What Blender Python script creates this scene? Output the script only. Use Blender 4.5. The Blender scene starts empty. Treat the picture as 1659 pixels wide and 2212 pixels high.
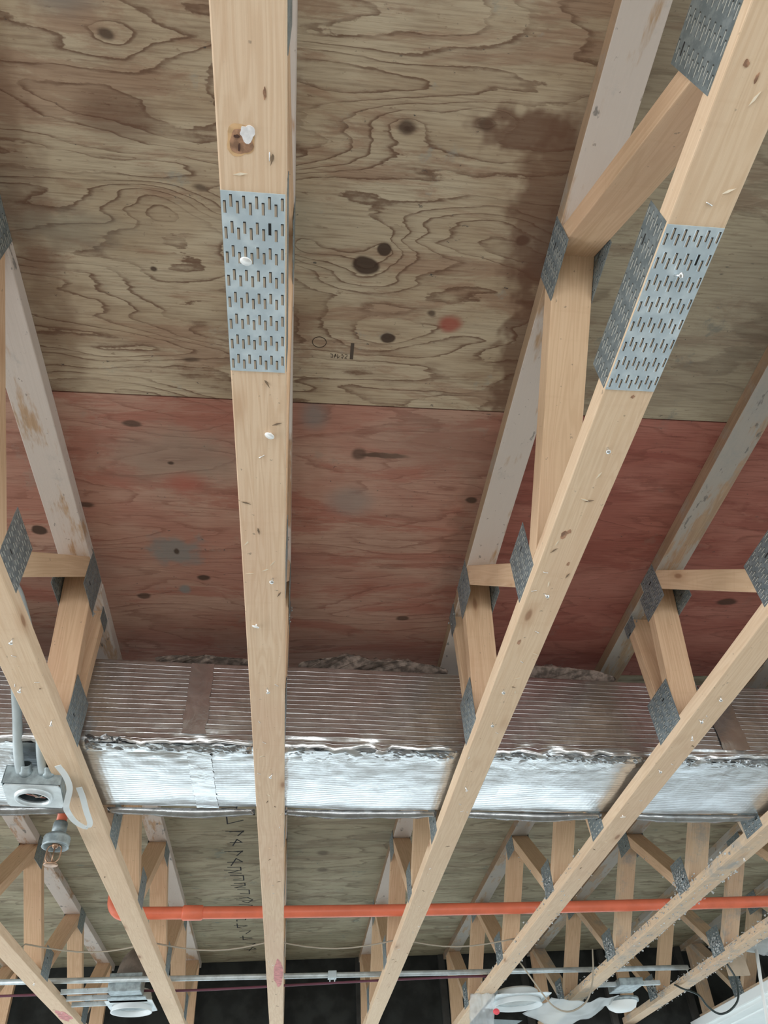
import bpy, bmesh, math, random
from mathutils import Vector, Matrix, noise
S = bpy.context.scene
COL = S.collection
ZC = 1.55                      # eye height above the floor; heights "h" below are measured from the eye

# ------------------------------------------------------------------ camera
cam = bpy.data.objects.new('camera', bpy.data.cameras.new('camera'))
COL.objects.link(cam); S.camera = cam
cam.data.sensor_fit = 'HORIZONTAL'; cam.data.sensor_width = 36.0
cam.data.lens = 36.0 * 1605.59 / 1659.0
cam.data.clip_start = 0.02
Rv = Vector((0.99365959, -0.09875146, -0.0537472)); Uv = Vector((-0.03112138, -0.70095509, 0.71252608)); Fv = Vector((0.10803737, 0.70633569, 0.69958403))
cam.matrix_world = Matrix(((Rv.x, Uv.x, -Fv.x, 0), (Rv.y, Uv.y, -Fv.y, 0), (Rv.z, Uv.z, -Fv.z, ZC), (0, 0, 0, 1)))

# ------------------------------------------------------------------ world, light, exposure
W = bpy.data.worlds.new('overcast_sky'); S.world = W; W.use_nodes = True
wb = W.node_tree.nodes['Background']; wb.inputs[0].default_value = (0.80, 0.93, 1.0, 1); wb.inputs[1].default_value = 1.15
S.view_settings.view_transform = 'Standard'; S.view_settings.look = 'None'
S.view_settings.exposure = 0.10; S.view_settings.gamma = 1.0; S.view_settings.use_curve_mapping = False

def area(name, loc, target, sx, sy, power, col):
    l = bpy.data.lights.new(name, 'AREA'); l.shape = 'RECTANGLE'; l.size = sx; l.size_y = sy; l.energy = power; l.color = col
    o = bpy.data.objects.new(name, l); COL.objects.link(o); o.location = loc
    o.rotation_euler = (Vector(target) - Vector(loc)).to_track_quat('-Z', 'Y').to_euler(); return o
# daylight through the windows of the left, back and right walls and the open side behind the photographer
area('daylight_left', (-5.6, 1.2, 1.25), (0, 1.4, 1.9), 8.5, 2.0, 260, (0.97, 0.98, 1.0))
area('daylight_back', (-1.0, 6.9, 0.9), (-0.2, 2.6, 1.7), 9.0, 1.5, 52, (0.84, 0.96, 1.0))
area('daylight_behind', (0.6, -4.6, 1.2), (0.3, 1.5, 2.2), 8.0, 2.0, 170, (1.0, 0.97, 0.93))
area('daylight_right', (6.4, 1.0, 1.2), (0, 1.5, 2.0), 8.0, 2.0, 95, (0.88, 0.96, 1.0))

# ------------------------------------------------------------------ node helpers
class NT:
    def __init__(s, name):
        s.m = bpy.data.materials.new(name); s.m.use_nodes = True; s.t = s.m.node_tree; s.b = s.t.nodes['Principled BSDF']
    def n(s, kind, **kw):
        x = s.t.nodes.new(kind)
        for k, v in kw.items(): setattr(x, k, v)
        return x
    def l(s, a, b): s.t.links.new(a, b)
    def val(s, sock, v):
        if hasattr(v, 'is_output'): s.l(v, sock)
        else: sock.default_value = v
    def math(s, op, a, b=0.0, c=0.0, clamp=False):
        x = s.n('ShaderNodeMath', operation=op, use_clamp=clamp); s.val(x.inputs[0], a); s.val(x.inputs[1], b); s.val(x.inputs[2], c); return x.outputs[0]
    def vmath(s, op, a, b):
        x = s.n('ShaderNodeVectorMath', operation=op); s.val(x.inputs[0], a); s.val(x.inputs[1], b); return x.outputs[0]
    def mix(s, f, a, b, blend='MIX'):
        x = s.n('ShaderNodeMix', data_type='RGBA', blend_type=blend); s.val(x.inputs[0], f)
        s.val(x.inputs[6], a if hasattr(a, 'is_output') else (*a, 1)); s.val(x.inputs[7], b if hasattr(b, 'is_output') else (*b, 1)); return x.outputs[2]
    def noise(s, vec, scale, detail=3, rough=0.55, dist=0.0):
        x = s.n('ShaderNodeTexNoise'); s.l(vec, x.inputs['Vector']); x.inputs['Scale'].default_value = scale; x.inputs['Detail'].default_value = detail
        x.inputs['Roughness'].default_value = rough; x.inputs['Distortion'].default_value = dist; return x.outputs['Fac']
    def scale(s, vec, v, off=(0, 0, 0)):
        x = s.n('ShaderNodeMapping'); s.l(vec, x.inputs[0]); x.inputs['Scale'].default_value = v; s.val(x.inputs['Location'], off); return x.outputs[0]
    def step(s, v, lo, hi, a=0.0, b=1.0):
        x = s.n('ShaderNodeMapRange', interpolation_type='SMOOTHSTEP'); s.val(x.inputs[0], v); x.inputs[1].default_value = lo; x.inputs[2].default_value = hi
        x.inputs[3].default_value = a; x.inputs[4].default_value = b; return x.outputs[0]
    def bump(s, h, strength, dist=0.002):
        x = s.n('ShaderNodeBump'); x.inputs['Strength'].default_value = strength; x.inputs['Distance'].default_value = dist; s.l(h, x.inputs['Height'])
        s.l(x.outputs[0], s.b.inputs['Normal']); return x.outputs[0]
    def obj(s): return s.n('ShaderNodeTexCoord').outputs['Object']

def simple(name, col, rough=0.6, metal=0.0, noise_amt=0.0, nscale=30, bump=0.0, trans=0.0, alpha=1.0):
    g = NT(name); g.b.inputs['Roughness'].default_value = rough; g.b.inputs['Metallic'].default_value = metal
    if noise_amt or bump:
        f = g.noise(g.obj(), nscale, 4)
        c = g.mix(g.step(f, 0.35, 0.65), tuple(x * (1 - noise_amt) for x in col), tuple(min(1, x * (1 + noise_amt)) for x in col)); g.l(c, g.b.inputs['Base Color'])
        if bump: g.bump(f, bump, 0.003)
    else:
        g.b.inputs['Base Color'].default_value = (*col, 1)
    if trans: g.b.inputs['Transmission Weight'].default_value = trans
    g.b.inputs['Alpha'].default_value = alpha
    return g.m

def timber(name, base, dark, whitewash=0.0, wash=(0.62, 0.58, 0.54), dirt=0.0, knots=1.0, pink=0.25):
    """sawn softwood, grain along the member's own long axis (local X)"""
    g = NT(name); o = g.obj()
    r = g.n('ShaderNodeObjectInfo').outputs['Random']
    off = g.n('ShaderNodeCombineXYZ'); g.l(g.math('MULTIPLY', r, 37.0), off.inputs[0]); g.l(g.math('MULTIPLY', r, 11.3), off.inputs[1])
    g.l(g.math('MULTIPLY', r, 5.1), off.inputs[2]); off = off.outputs[0]
    v = g.vmath('ADD', o, off)
    ring = g.noise(g.scale(v, (0.55, 9, 9)), 3.0, 2, 0.5, 0.25)
    ringw = g.math('SINE', g.math('MULTIPLY', ring, 70.0))
    fib = g.noise(g.scale(v, (2.5, 160, 160)), 1.0, 4, 0.6)
    broad = g.noise(g.scale(v, (1.0, 3, 3)), 2.2, 3)
    c = g.mix(g.step(ringw, -0.6, 1.0, 0.0, 0.38), base, dark)
    c = g.mix(g.step(fib, 0.35, 0.75, 0.0, 0.35), c, dark)
    c = g.mix(g.step(broad, 0.45, 0.72, 0.0, pink), c, (0.60, 0.36, 0.24))
    c = g.mix(g.math('MULTIPLY', g.step(r, 0.0, 1.0), 0.22), c, (0.74, 0.58, 0.38))
    # cross-wise chatter marks of the planer
    ch = g.noise(g.scale(v, (55, 6, 6)), 1.0, 2)
    c = g.mix(g.step(ch, 0.58, 0.70, 0.0, 0.13), c, dark)
    if knots:
        vo = g.n('ShaderNodeTexVoronoi'); g.l(g.scale(v, (4.2, 13, 13)), vo.inputs['Vector']); vo.inputs['Scale'].default_value = 1.0
        d = vo.outputs['Distance']; sel = g.step(g.n('ShaderNodeSeparateColor').outputs[0], 0, 1)
        sc = g.n('ShaderNodeSeparateColor'); g.l(vo.outputs['Color'], sc.inputs[0])
        sel = g.step(sc.outputs[0], 0.72, 0.76)
        k = g.math('MULTIPLY', g.step(d, 0.055, 0.13, 1.0, 0.0), sel)
        c = g.mix(g.math('MULTIPLY', k, 0.75 * knots), c, (0.20, 0.085, 0.04))
        k2 = g.math('MULTIPLY', g.step(d, 0.10, 0.30, 0.35, 0.0), sel)
        c = g.mix(k2, c, (0.45, 0.24, 0.12))
    if whitewash:
        wn = g.noise(g.scale(v, (1.6, 7, 7)), 2.0, 5, 0.65)
        c = g.mix(g.step(wn, 0.56 - 0.25 * whitewash, 0.66 - 0.25 * whitewash, 0.0, 0.85), c, wash)
        sp = g.noise(g.scale(v, (14, 28, 28)), 1.0, 4, 0.6)
        c = g.mix(g.step(sp, 0.64, 0.70, 0.0, 0.7), c, (0.10, 0.10, 0.095))
    if dirt:
        dn = g.noise(v, 7.0, 6, 0.7)
        c = g.mix(g.step(dn, 0.60 - 0.2 * dirt, 0.82 - 0.1 * dirt, 0.0, 0.85), c, (0.30, 0.32, 0.32))
    sm = g.noise(v, 60.0, 3, 0.6)
    c = g.mix(g.step(sm, 0.68, 0.74, 0.0, 0.55), c, (0.16, 0.12, 0.09))
    g.l(c, g.b.inputs['Base Color']); g.b.inputs['Roughness'].default_value = 0.72
    g.bump(g.math('ADD', fib, g.math('MULTIPLY', sm, 0.5)), 0.35, 0.0015)
    return g.m

def spots(g, pos, c, lst):
    """knots, plugs and stains that belong to the sheet: (x, y, rx, ry, colour, strength, edge)"""
    wob = g.n('ShaderNodeTexNoise'); g.l(pos, wob.inputs['Vector']); wob.inputs['Scale'].default_value = 22; wob.inputs['Detail'].default_value = 2
    w = g.vmath('MULTIPLY', g.vmath('SUBTRACT', wob.outputs['Color'], (0.5, 0.5, 0.5)), (0.012, 0.012, 0))
    w2 = g.vmath('MULTIPLY', g.vmath('SUBTRACT', wob.outputs['Color'], (0.5, 0.5, 0.5)), (0.14, 0.10, 0))
    small = g.vmath('ADD', pos, w); big = g.vmath('ADD', pos, w2)
    for x, y, rx, ry, col, st, edge in lst:
        p = big if max(rx, ry) > 0.07 else small
        q = g.vmath('MULTIPLY', g.vmath('SUBTRACT', p, (x, y, 0)), (1 / rx, 1 / ry, 0))
        L = g.n('ShaderNodeVectorMath', operation='LENGTH'); g.l(q, L.inputs[0])
        c = g.mix(g.step(L.outputs['Value'], 1 - edge, 1 + edge, st, 0.0), c, col)
    return c

def plywood(name, base, light, dark, line, mould, lst, freq=62, linest=0.75, dirt=0.5, whorls=(), warm=0.0):
    g = NT(name); o = g.obj()
    P = g.vmath('MULTIPLY', o, (1, 1, 0))
    f = g.noise(g.scale(P, (0.9, 3.4, 1), (3.1, 1.7, 0)), 1.5, 2.0, 0.42, 0.3)
    mid = g.noise(g.scale(P, (5.0, 26, 1), (1, 3, 0)), 1.0, 3, 0.6)
    jag = g.noise(g.scale(P, (75, 130, 1)), 1.0, 2, 0.6)
    f = g.math('ADD', f, g.math('MULTIPLY', g.math('SUBTRACT', mid, 0.5), 0.085)); f = g.math('ADD', f, g.math('MULTIPLY', g.math('SUBTRACT', jag, 0.5), 0.011))
    for x, y, rx, ry, amp in whorls:                     # growth rings bend round each knot
        q = g.vmath('MULTIPLY', g.vmath('SUBTRACT', P, (x, y, 0)), (1 / rx, 1 / ry, 0)); L = g.n('ShaderNodeVectorMath', operation='LENGTH'); g.l(q, L.inputs[0])
        e = g.math('EXPONENT', g.math('MULTIPLY', g.math('POWER', L.outputs['Value'], 1.3), -1.0)); f = g.math('ADD', f, g.math('MULTIPLY', e, amp))
    fr = g.math('FRACT', g.math('MULTIPLY', f, freq / 6.283))       # asymmetric growth-ring edge
    ringline = g.math('MULTIPLY', g.step(fr, 0.72, 0.91), g.step(fr, 0.92, 0.985, 1.0, 0.0))
    soft = g.math('MULTIPLY', g.step(fr, 0.2, 0.9), g.step(fr, 0.92, 0.98, 1.0, 0.0))
    vis = g.step(g.noise(g.scale(P, (2.0, 4.5, 1), (9, 4, 0)), 2.2, 4, 0.65), 0.38, 0.56, 0.25, 1.0)
    c = g.mix(g.step(g.noise(g.scale(P, (0.8, 2.0, 1)), 2.4, 4, 0.6), 0.36, 0.62), base, light)
    blot = g.noise(g.scale(P, (1.0, 4.2, 1), (5, 8, 0)), 2.1, 7, 0.70, 0.5)
    c = g.mix(g.step(blot, 0.50, 0.60, 0.0, 0.6), c, dark)
    fib = g.noise(g.scale(P, (9, 200, 1)), 1.0, 4, 0.65)
    c = g.mix(g.step(fib, 0.40, 0.72, 0.0, 0.42), c, line)
    c = g.mix(g.math('MULTIPLY', g.math('MULTIPLY', soft, vis), linest * 0.28), c, line)
    c = g.mix(g.math('MULTIPLY', g.math('MULTIPLY', ringline, vis), linest), c, line)
    fleck = g.noise(g.scale(P, (26, 95, 1), (7, 7, 0)), 1.0, 4, 0.7)
    c = g.mix(g.step(fleck, 0.63, 0.70, 0.0, 0.5), c, line)
    m = g.noise(P, 6.0, 6, 0.74)
    c = g.mix(g.step(m, 0.59, 0.68, 0.0, dirt), c, mould)
    m2 = g.noise(g.scale(P, (1, 1.5, 1), (2, 2, 0)), 40.0, 3, 0.7)
    c = g.mix(g.math('MULTIPLY', g.step(m2, 0.65, 0.73), g.step(m, 0.42, 0.58)), c, (0.06, 0.062, 0.06))
    c = spots(g, P, c, lst)
    g.l(c, g.b.inputs['Base Color']); g.b.inputs['Roughness'].default_value = 0.8
    g.bump(g.math('ADD', fib, ringline), 0.3, 0.0015)
    return g.m

BR = (0.055, 0.030, 0.018); TAN = (0.20, 0.15, 0.09); RED = (0.34, 0.045, 0.03); STN = (0.135, 0.062, 0.035); GY = (0.22, 0.24, 0.23)
M = {}
M['pine'] = timber('pine', (0.76, 0.575, 0.405), (0.60, 0.40, 0.245))
M['pine_web'] = timber('pine_web', (0.72, 0.505, 0.33), (0.54, 0.335, 0.19), pink=0.3)
M['pine_dark'] = timber('pine_dark', (0.34, 0.185, 0.105), (0.22, 0.11, 0.06), dirt=0.25)
M['whitewashed'] = timber('whitewashed', (0.46, 0.30, 0.19), (0.30, 0.18, 0.10), whitewash=0.85, wash=(0.66, 0.61, 0.57), dirt=0.15)
M['grey_timber'] = timber('grey_timber', (0.40, 0.30, 0.20), (0.26, 0.18, 0.12), whitewash=0.5, wash=(0.42, 0.41, 0.38), dirt=0.45)
M['dusty_pine'] = timber('dusty_pine', (0.70, 0.53, 0.37), (0.54, 0.37, 0.23), dirt=0.68)
M['galv'] = None
g = NT('galvanised_steel'); o = g.obj()
c = g.mix(g.step(g.noise(o, 25, 3), 0.4, 0.65), (0.50, 0.60, 0.66), (0.64, 0.74, 0.79)); g.l(c, g.b.inputs['Base Color'])
g.b.inputs['Metallic'].default_value = 0.25; g.b.inputs['Roughness'].default_value = 0.42; g.bump(g.noise(o, 90, 3), 0.1, 0.001); M['galv'] = g.m
g = NT('dull_plate_steel'); o = g.obj()
c = g.mix(g.step(g.noise(o, 40, 5, 0.7), 0.42, 0.62), (0.22, 0.27, 0.29), (0.33, 0.385, 0.405)); g.l(c, g.b.inputs['Base Color'])
g.b.inputs['Metallic'].default_value = 0.6; g.b.inputs['Roughness'].default_value = 0.5; M['dullgalv'] = g.m
M['slotshade'] = simple('slot_shadow', (0.03, 0.03, 0.03), 0.7)
M['slotwood'] = simple('slot_wood', (0.66, 0.54, 0.42), 0.8)
M['slotside'] = simple('slot_dusty_wood', (0.36, 0.37, 0.34), 0.8)
M['bark'] = timber('waney_brown_edge', (0.28, 0.18, 0.11), (0.16, 0.09, 0.05), dirt=0.5)
M['steel'] = simple('bright_nail_steel', (0.75, 0.76, 0.76), 0.3, 0.9)
M['whitehead'] = simple('white_nail_head', (0.85, 0.86, 0.85), 0.4, 0.2)
M['orange'] = simple('orange_plastic', (0.86, 0.21, 0.115), 0.42, 0, 0.06, 12)
M['emt'] = simple('grey_conduit', (0.50, 0.56, 0.58), 0.4, 0.35, 0.15, 20)
M['pvc'] = simple('pale_grey_plastic', (0.46, 0.54, 0.57), 0.45, 0, 0.1, 12)
M['box'] = simple('grey_box_metal', (0.30, 0.36, 0.38), 0.45, 0.4, 0.25, 30, 0.2)
M['boxrim'] = simple('light_ring_metal', (0.62, 0.68, 0.70), 0.4, 0.3, 0.1, 25)
M['black'] = simple('dark_void', (0.012, 0.014, 0.014), 0.9)
M['plastic'] = simple('translucent_white_plastic', (0.80, 0.86, 0.88), 0.35, 0, 0.03, 10, 0.2, alpha=0.8)
M['film'] = simple('milky_plastic_film', (0.78, 0.84, 0.87), 0.3, 0, 0.05, 9, 0.2, alpha=0.62)
M['white'] = simple('white_enamel', (0.82, 0.86, 0.86), 0.45)
M['pinkdot'] = simple('pink_rubber', (0.85, 0.10, 0.13), 0.5)
M['brass'] = simple('brass', (0.42, 0.27, 0.18), 0.4, 0.8, 0.2, 60)
M['cord'] = simple('beige_cord', (0.38, 0.34, 0.27), 0.7)
M['purple'] = simple('maroon_cable', (0.13, 0.035, 0.06), 0.5)
M['blackwire'] = simple('black_wire', (0.02, 0.035, 0.035), 0.4)
M['copper'] = simple('pink_wire', (0.55, 0.25, 0.2), 0.5)
M['fluff'] = simple('grey_dust', (0.44, 0.46, 0.46), 0.95, 0, 0.35, 50, 0.9)
M['wool'] = simple('brown_mineral_wool', (0.26, 0.21, 0.18), 0.95, 0, 0.45, 45, 1.0)
M['dust'] = simple('unlit_back_wall_black', (0.02, 0.023, 0.022), 0.9, 0, 0.4, 8)  # near-black: the unlit state of the rear rim band, put into its colour
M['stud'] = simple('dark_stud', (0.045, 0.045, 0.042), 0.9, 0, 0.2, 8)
M['wall'] = simple('off_white_plaster', (0.62, 0.62, 0.58), 0.85, 0, 0.04, 3)
M['concrete'] = simple('pale_concrete', (0.50, 0.48, 0.44), 0.8, 0, 0.12, 3, 0.1)
M['gypsum'] = simple('white_gypsum', (0.80, 0.86, 0.86), 0.7, 0, 0.03, 6)
M['marker'] = simple('black_marker', (0.012, 0.014, 0.018), 0.8)
M['stamp'] = simple('faded_ink', (0.085, 0.065, 0.05), 0.9)
M['pinkpaint'] = simple('faded_pink_spray', (0.62, 0.26, 0.25), 0.8, 0, 0.2, 40)
M['ringwhite'] = simple('ring_white', (0.74, 0.80, 0.82), 0.4)
g = NT('window_glass'); g.b.inputs['Transmission Weight'].default_value = 1; g.b.inputs['Roughness'].default_value = 0; g.b.inputs['IOR'].default_value = 1.05; g.b.inputs['Alpha'].default_value = 0.15; M['glass'] = g.m

def foil(name, tape=False):
    g = NT(name)
    uv = g.n('ShaderNodeUVMap').outputs[0]
    sep = g.n('ShaderNodeSeparateXYZ'); g.l(uv, sep.inputs[0]); u, v = sep.outputs[0], sep.outputs[1]
    wn = g.noise(g.scale(uv, (2.2, 6, 1)), 1.0, 3)
    vv = g.math('ADD', v, g.math('MULTIPLY', wn, 0.010))
    rib = g.math('SINE', g.math('MULTIPLY', vv, 2 * math.pi / 0.0152))
    rib = g.step(rib, 0.72, 1.0)
    ribm = g.step(g.noise(g.scale(uv, (2.5, 30, 1), (3, 3, 0)), 1.0, 3), 0.35, 0.62, 0.25, 1.0)
    small = g.noise(g.scale(uv, (38, 60, 1)), 1.0, 4, 0.6)
    crk = g.noise(g.scale(uv, (11, 11, 1)), 1.0, 5, 0.62, 1.2)
    wave2 = g.math('SINE', g.math('ADD', g.math('MULTIPLY', u, 420.0), g.math('MULTIPLY', crk, 9.0)))
    h = g.math('ADD', g.math('MULTIPLY', small, 0.30), g.math('MULTIPLY', crk, 1.3 if tape else 0.7))
    if not tape:
        h = g.math('ADD', h, g.math('MULTIPLY', g.math('MULTIPLY', rib, ribm), 1.35)); h = g.math('ADD', h, g.math('MULTIPLY', wave2, 0.05))
    c = g.mix(g.step(crk, 0.4, 0.62), (0.60, 0.61, 0.62), (0.72, 0.75, 0.77))
    g.l(c, g.b.inputs['Base Color'])
    g.b.inputs['Metallic'].default_value = 0.95; g.b.inputs['Roughness'].default_value = 0.25 if tape else 0.28
    g.bump(h, 0.5, 0.003)
    return g.m
M['foil'] = foil('ribbed_foil'); M['tape'] = foil('smooth_foil_tape', True)

# ------------------------------------------------------------------ mesh helpers
def link(name, bm, mat, parent=None, smooth=False, loc=None, rot=None):
    me = bpy.data.meshes.new(name); bm.normal_update(); bm.to_mesh(me); bm.free()
    mats = mat if isinstance(mat, (list, tuple)) else [mat]
    for m in mats: me.materials.append(M[m] if isinstance(m, str) else m)
    if smooth:
        for p in me.polygons: p.use_smooth = True
    o = bpy.data.objects.new(name, me); COL.objects.link(o)
    if parent: o.parent = parent
    if loc is not None: o.location = loc
    if rot is not None: o.rotation_euler = rot
    return o
def tag(o, label, cat, group=None, kind=None):
    o['label'] = label; o['category'] = cat
    if group: o['group'] = group
    if kind: o['kind'] = kind
    return o
def thing(name, label, cat, loc=(0, 0, 0), rz=0, group=None):
    o = bpy.data.objects.new(name, None); COL.objects.link(o); o.empty_display_size = 0.1; o.location = loc; o.rotation_euler = (0, 0, rz)
    return tag(o, label, cat, group)
def partlabel(o, l): o['label'] = l; return o
def box(bm, lo, hi, mi=0, bev=0.0):
    r = bmesh.ops.create_cube(bm, size=1)['verts']
    c = [(a + b) / 2 for a, b in zip(lo, hi)]; s = [max(1e-5, b - a) for a, b in zip(lo, hi)]
    for v in r: v.co = Vector((v.co.x * s[0] + c[0], v.co.y * s[1] + c[1], v.co.z * s[2] + c[2]))
    fs = {f for v in r for f in v.link_faces}
    for f in fs: f.material_index = mi
    if bev:
        es = list({e for v in r for e in v.link_edges}); bmesh.ops.bevel(bm, geom=es, offset=bev, segments=2, affect='EDGES', profile=0.5)
def bxo(name, lo, hi, mat, parent=None, bev=0.0):
    bm = bmesh.new(); box(bm, lo, hi, 0, bev); return link(name, bm, mat, parent)
def tube(bm, pts, r, seg=12, mi=0, caps=True):
    pts = [Vector(p) for p in pts]; n = len(pts); rr = r if isinstance(r, (list, tuple)) else [r] * n
    rings = []; up = None
    for i, p in enumerate(pts):
        t = (pts[min(i + 1, n - 1)] - pts[max(i - 1, 0)]).normalized()
        if up is None: up = t.orthogonal().normalized()
        up = (up - t * up.dot(t)).normalized(); s = t.cross(up)
        rings.append([bm.verts.new(p + (up * math.cos(a) + s * math.sin(a)) * rr[i]) for a in (2 * math.pi * k / seg for k in range(seg))])
    for a, b in zip(rings, rings[1:]):
        for k in range(seg):
            f = bm.faces.new((a[k], a[(k + 1) % seg], b[(k + 1) % seg], b[k])); f.material_index = mi; f.smooth = True
    if caps:
        bm.faces.new(rings[0][::-1]).material_index = mi; bm.faces.new(rings[-1]).material_index = mi
def catmull(P, n=8):
    P = [Vector(p) for p in P]; Q = [2 * P[0] - P[1]] + P + [2 * P[-1] - P[-2]]; out = []
    for i in range(1, len(Q) - 2):
        for k in range(n):
            t = k / n; a, b, c, d = Q[i - 1:i + 3]
            out.append(0.5 * ((2 * b) + (c - a) * t + (2 * a - 5 * b + 4 * c - d) * t * t + (3 * b - a - 3 * c + d) * t ** 3))
    out.append(Q[-2]); return out
def lathe(bm, prof, seg=32, mi=0, M4=Matrix()):
    rings = [[bm.verts.new(M4 @ Vector((r * math.cos(2 * math.pi * k / seg), r * math.sin(2 * math.pi * k / seg), z))) for k in range(seg)] for r, z in prof]
    for a, b in zip(rings, rings[1:]):
        for k in range(seg):
            f = bm.faces.new((a[k], a[(k + 1) % seg], b[(k + 1) % seg], b[k])); f.material_index = mi; f.smooth = True
def H(x, y, h): return Vector((x, y, h + ZC))

# ------------------------------------------------------------------ the room
def struct(o): o['kind'] = 'structure'; return o
XL, XR, YN, YF = -5.2, 6.0, -4.2, 6.15
struct(bxo('floor', (XL - 1, YN - 1, -0.1), (XR + 1, YF + 1.2, 0), 'concrete'))
def wall_x(name, x0, x1, y0, y1, top=2.98):
    bm = bmesh.new(); box(bm, (x0, y0, 0), (x1, y1, 0.25)); box(bm, (x0, y0, 2.30), (x1, y1, top))
    ya = y0
    for k in range(5): 
        yy = y0 + (y1 - y0 - 0.2) * k / 4; box(bm, (x0, yy, 0.25), (x1, yy + 0.2, 2.30))
    return struct(link(name, bm, 'wall'))
wall_x('wall_left', XL - 0.2, XL, YN, YF); wall_x('wall_right', XR, XR + 0.2, YN, YF)
bm = bmesh.new(); box(bm, (XL, YN - 0.2, 2.5), (XR, YN, 2.98)); box(bm, (XL, YN - 0.2, 0), (XL + 1.2, YN, 2.5)); box(bm, (XR - 1.2, YN - 0.2, 0), (XR, YN, 2.5)); struct(link('wall_behind', bm, 'wall'))
# back wall: dark unlit rim band inside the truss depth, glazing below it
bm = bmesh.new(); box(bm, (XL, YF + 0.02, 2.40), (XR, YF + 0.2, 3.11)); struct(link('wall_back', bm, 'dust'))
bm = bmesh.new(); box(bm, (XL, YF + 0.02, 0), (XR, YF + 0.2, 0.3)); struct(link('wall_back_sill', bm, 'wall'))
bm = bmesh.new()
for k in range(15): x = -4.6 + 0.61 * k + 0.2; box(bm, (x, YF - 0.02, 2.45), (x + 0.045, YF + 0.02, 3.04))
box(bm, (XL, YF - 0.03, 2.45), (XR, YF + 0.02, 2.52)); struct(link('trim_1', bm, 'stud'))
bm = bmesh.new()
for k in range(8): x = XL + 0.02 + 1.59 * k; box(bm, (x, YF + 0.06, 0.3), (x + 0.06, YF + 0.14, 2.40))
struct(link('window_1', bm, 'box'))
struct(bxo('window_2', (XL + 0.02, YF + 0.095, 0.3), (XR, YF + 0.105, 2.40), 'glass'))

# ------------------------------------------------------------------ ceiling of plywood sheets
HP = 1.493
struct(bxo('ceiling', (XL, YN, HP + ZC + 0.0175), (XR, YF + 0.25, HP + ZC + 0.06), 'black'))
CEIL = bpy.data.objects['ceiling']
tanA = [(0.117, 0.76, 0.030, 0.020, BR, 0.95, 0.18), (0.153, 0.719, 0.015, 0.014, BR, 0.95, 0.2), (0.183, 0.934, 0.017, 0.012, BR, 0.95, 0.2),
        (0.172, 0.477, 0.018, 0.012, BR, 0.8, 0.4), (0.32, 0.459, 0.018, 0.012, BR, 0.8, 0.4), (0.321, 0.888, 0.026, 0.020, RED, 0.75, 0.45), (0.275, 0.865, 0.009, 0.008, BR, 0.8, 0.5),
        (0.444, 0.679, 0.014, 0.012, BR, 0.95, 0.3), (-0.57, 0.62, 0.05, 0.55, STN, 0.5, 0.8), (0.49, 0.62, 0.085, 0.19, STN, 0.75, 0.35), (0.40, 0.47, 0.10, 0.035, STN, 0.8, 0.4), (0.49, 0.95, 0.035, 0.3, STN, 0.7, 0.5),
        (-0.43, 0.30, 0.06, 0.04, GY, 0.6, 0.7), (-0.36, 0.50, 0.07, 0.04, STN, 0.6, 0.5), (-0.36, 0.37, 0.013, 0.009, BR, 0.8, 0.4), (0.46, 0.10, 0.1, 0.06, RED, 0.15, 0.8), (0.33, 0.245, 0.02, 0.012, RED, 0.35, 0.8),
        (-0.22, 0.62, 0.012, 0.006, BR, 0.7, 0.6), (-0.33, 0.80, 0.008, 0.006, BR, 0.9, 0.4), (-0.27, 1.02, 0.02, 0.006, BR, 0.7, 0.5), (-0.10, 0.95, 0.08, 0.10, STN, 0.45, 0.8), (-0.48, 0.72, 0.10, 0.03, (0.25, 0.23, 0.18), 0.5, 0.8),
        (0.62, 0.45, 0.07, 0.4, STN, 0.75, 0.5)]
redA = [(-0.433, 1.221, 0.024, 0.010, BR, 0.8, 0.3), (-0.743, 1.624, 0.022, 0.018, BR, 0.95, 0.2), (-0.299, 1.821, 0.020, 0.013, BR, 0.9, 0.3), (-0.49, 1.917, 0.020, 0.014, BR, 0.8, 0.3),
        (0.344, 2.012, 0.022, 0.013, BR, 0.8, 0.3), (1.446, 1.891, 0.036, 0.018, BR, 0.85, 0.3), (-0.597, 1.515, 0.022, 0.010, BR, 0.8, 0.4), (0.475, 1.448, 0.016, 0.012, BR, 0.9, 0.3),
        (0.142, 1.291, 0.019, 0.019, BR, 0.75, 0.35), (0.21, 1.294, 0.062, 0.009, BR, 0.85, 0.25), (-0.37, 1.70, 0.075, 0.055, GY, 0.75, 0.45), (-0.37, 1.70, 0.008, 0.012, BR, 0.9, 0.4), (-0.36, 1.88, 0.016, 0.020, GY, 0.8, 0.4),
        (-0.33, 1.33, 0.17, 0.09, (0.28, 0.23, 0.18), 0.55, 0.7), (-0.32, 1.42, 0.05, 0.03, (0.40, 0.06, 0.035), 0.5, 0.7), (-0.35, 1.35, 0.008, 0.006, BR, 0.9, 0.5), (0.35, 1.25, 0.15, 0.08, (0.30, 0.20, 0.15), 0.5, 0.8),
        (0.13, 1.47, 0.06, 0.05, GY, 0.45, 0.6), (0.02, 1.17, 0.03, 0.04, GY, 0.6, 0.7), (0.48, 1.6, 0.05, 0.3, BR, 0.35, 0.8)]
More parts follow.
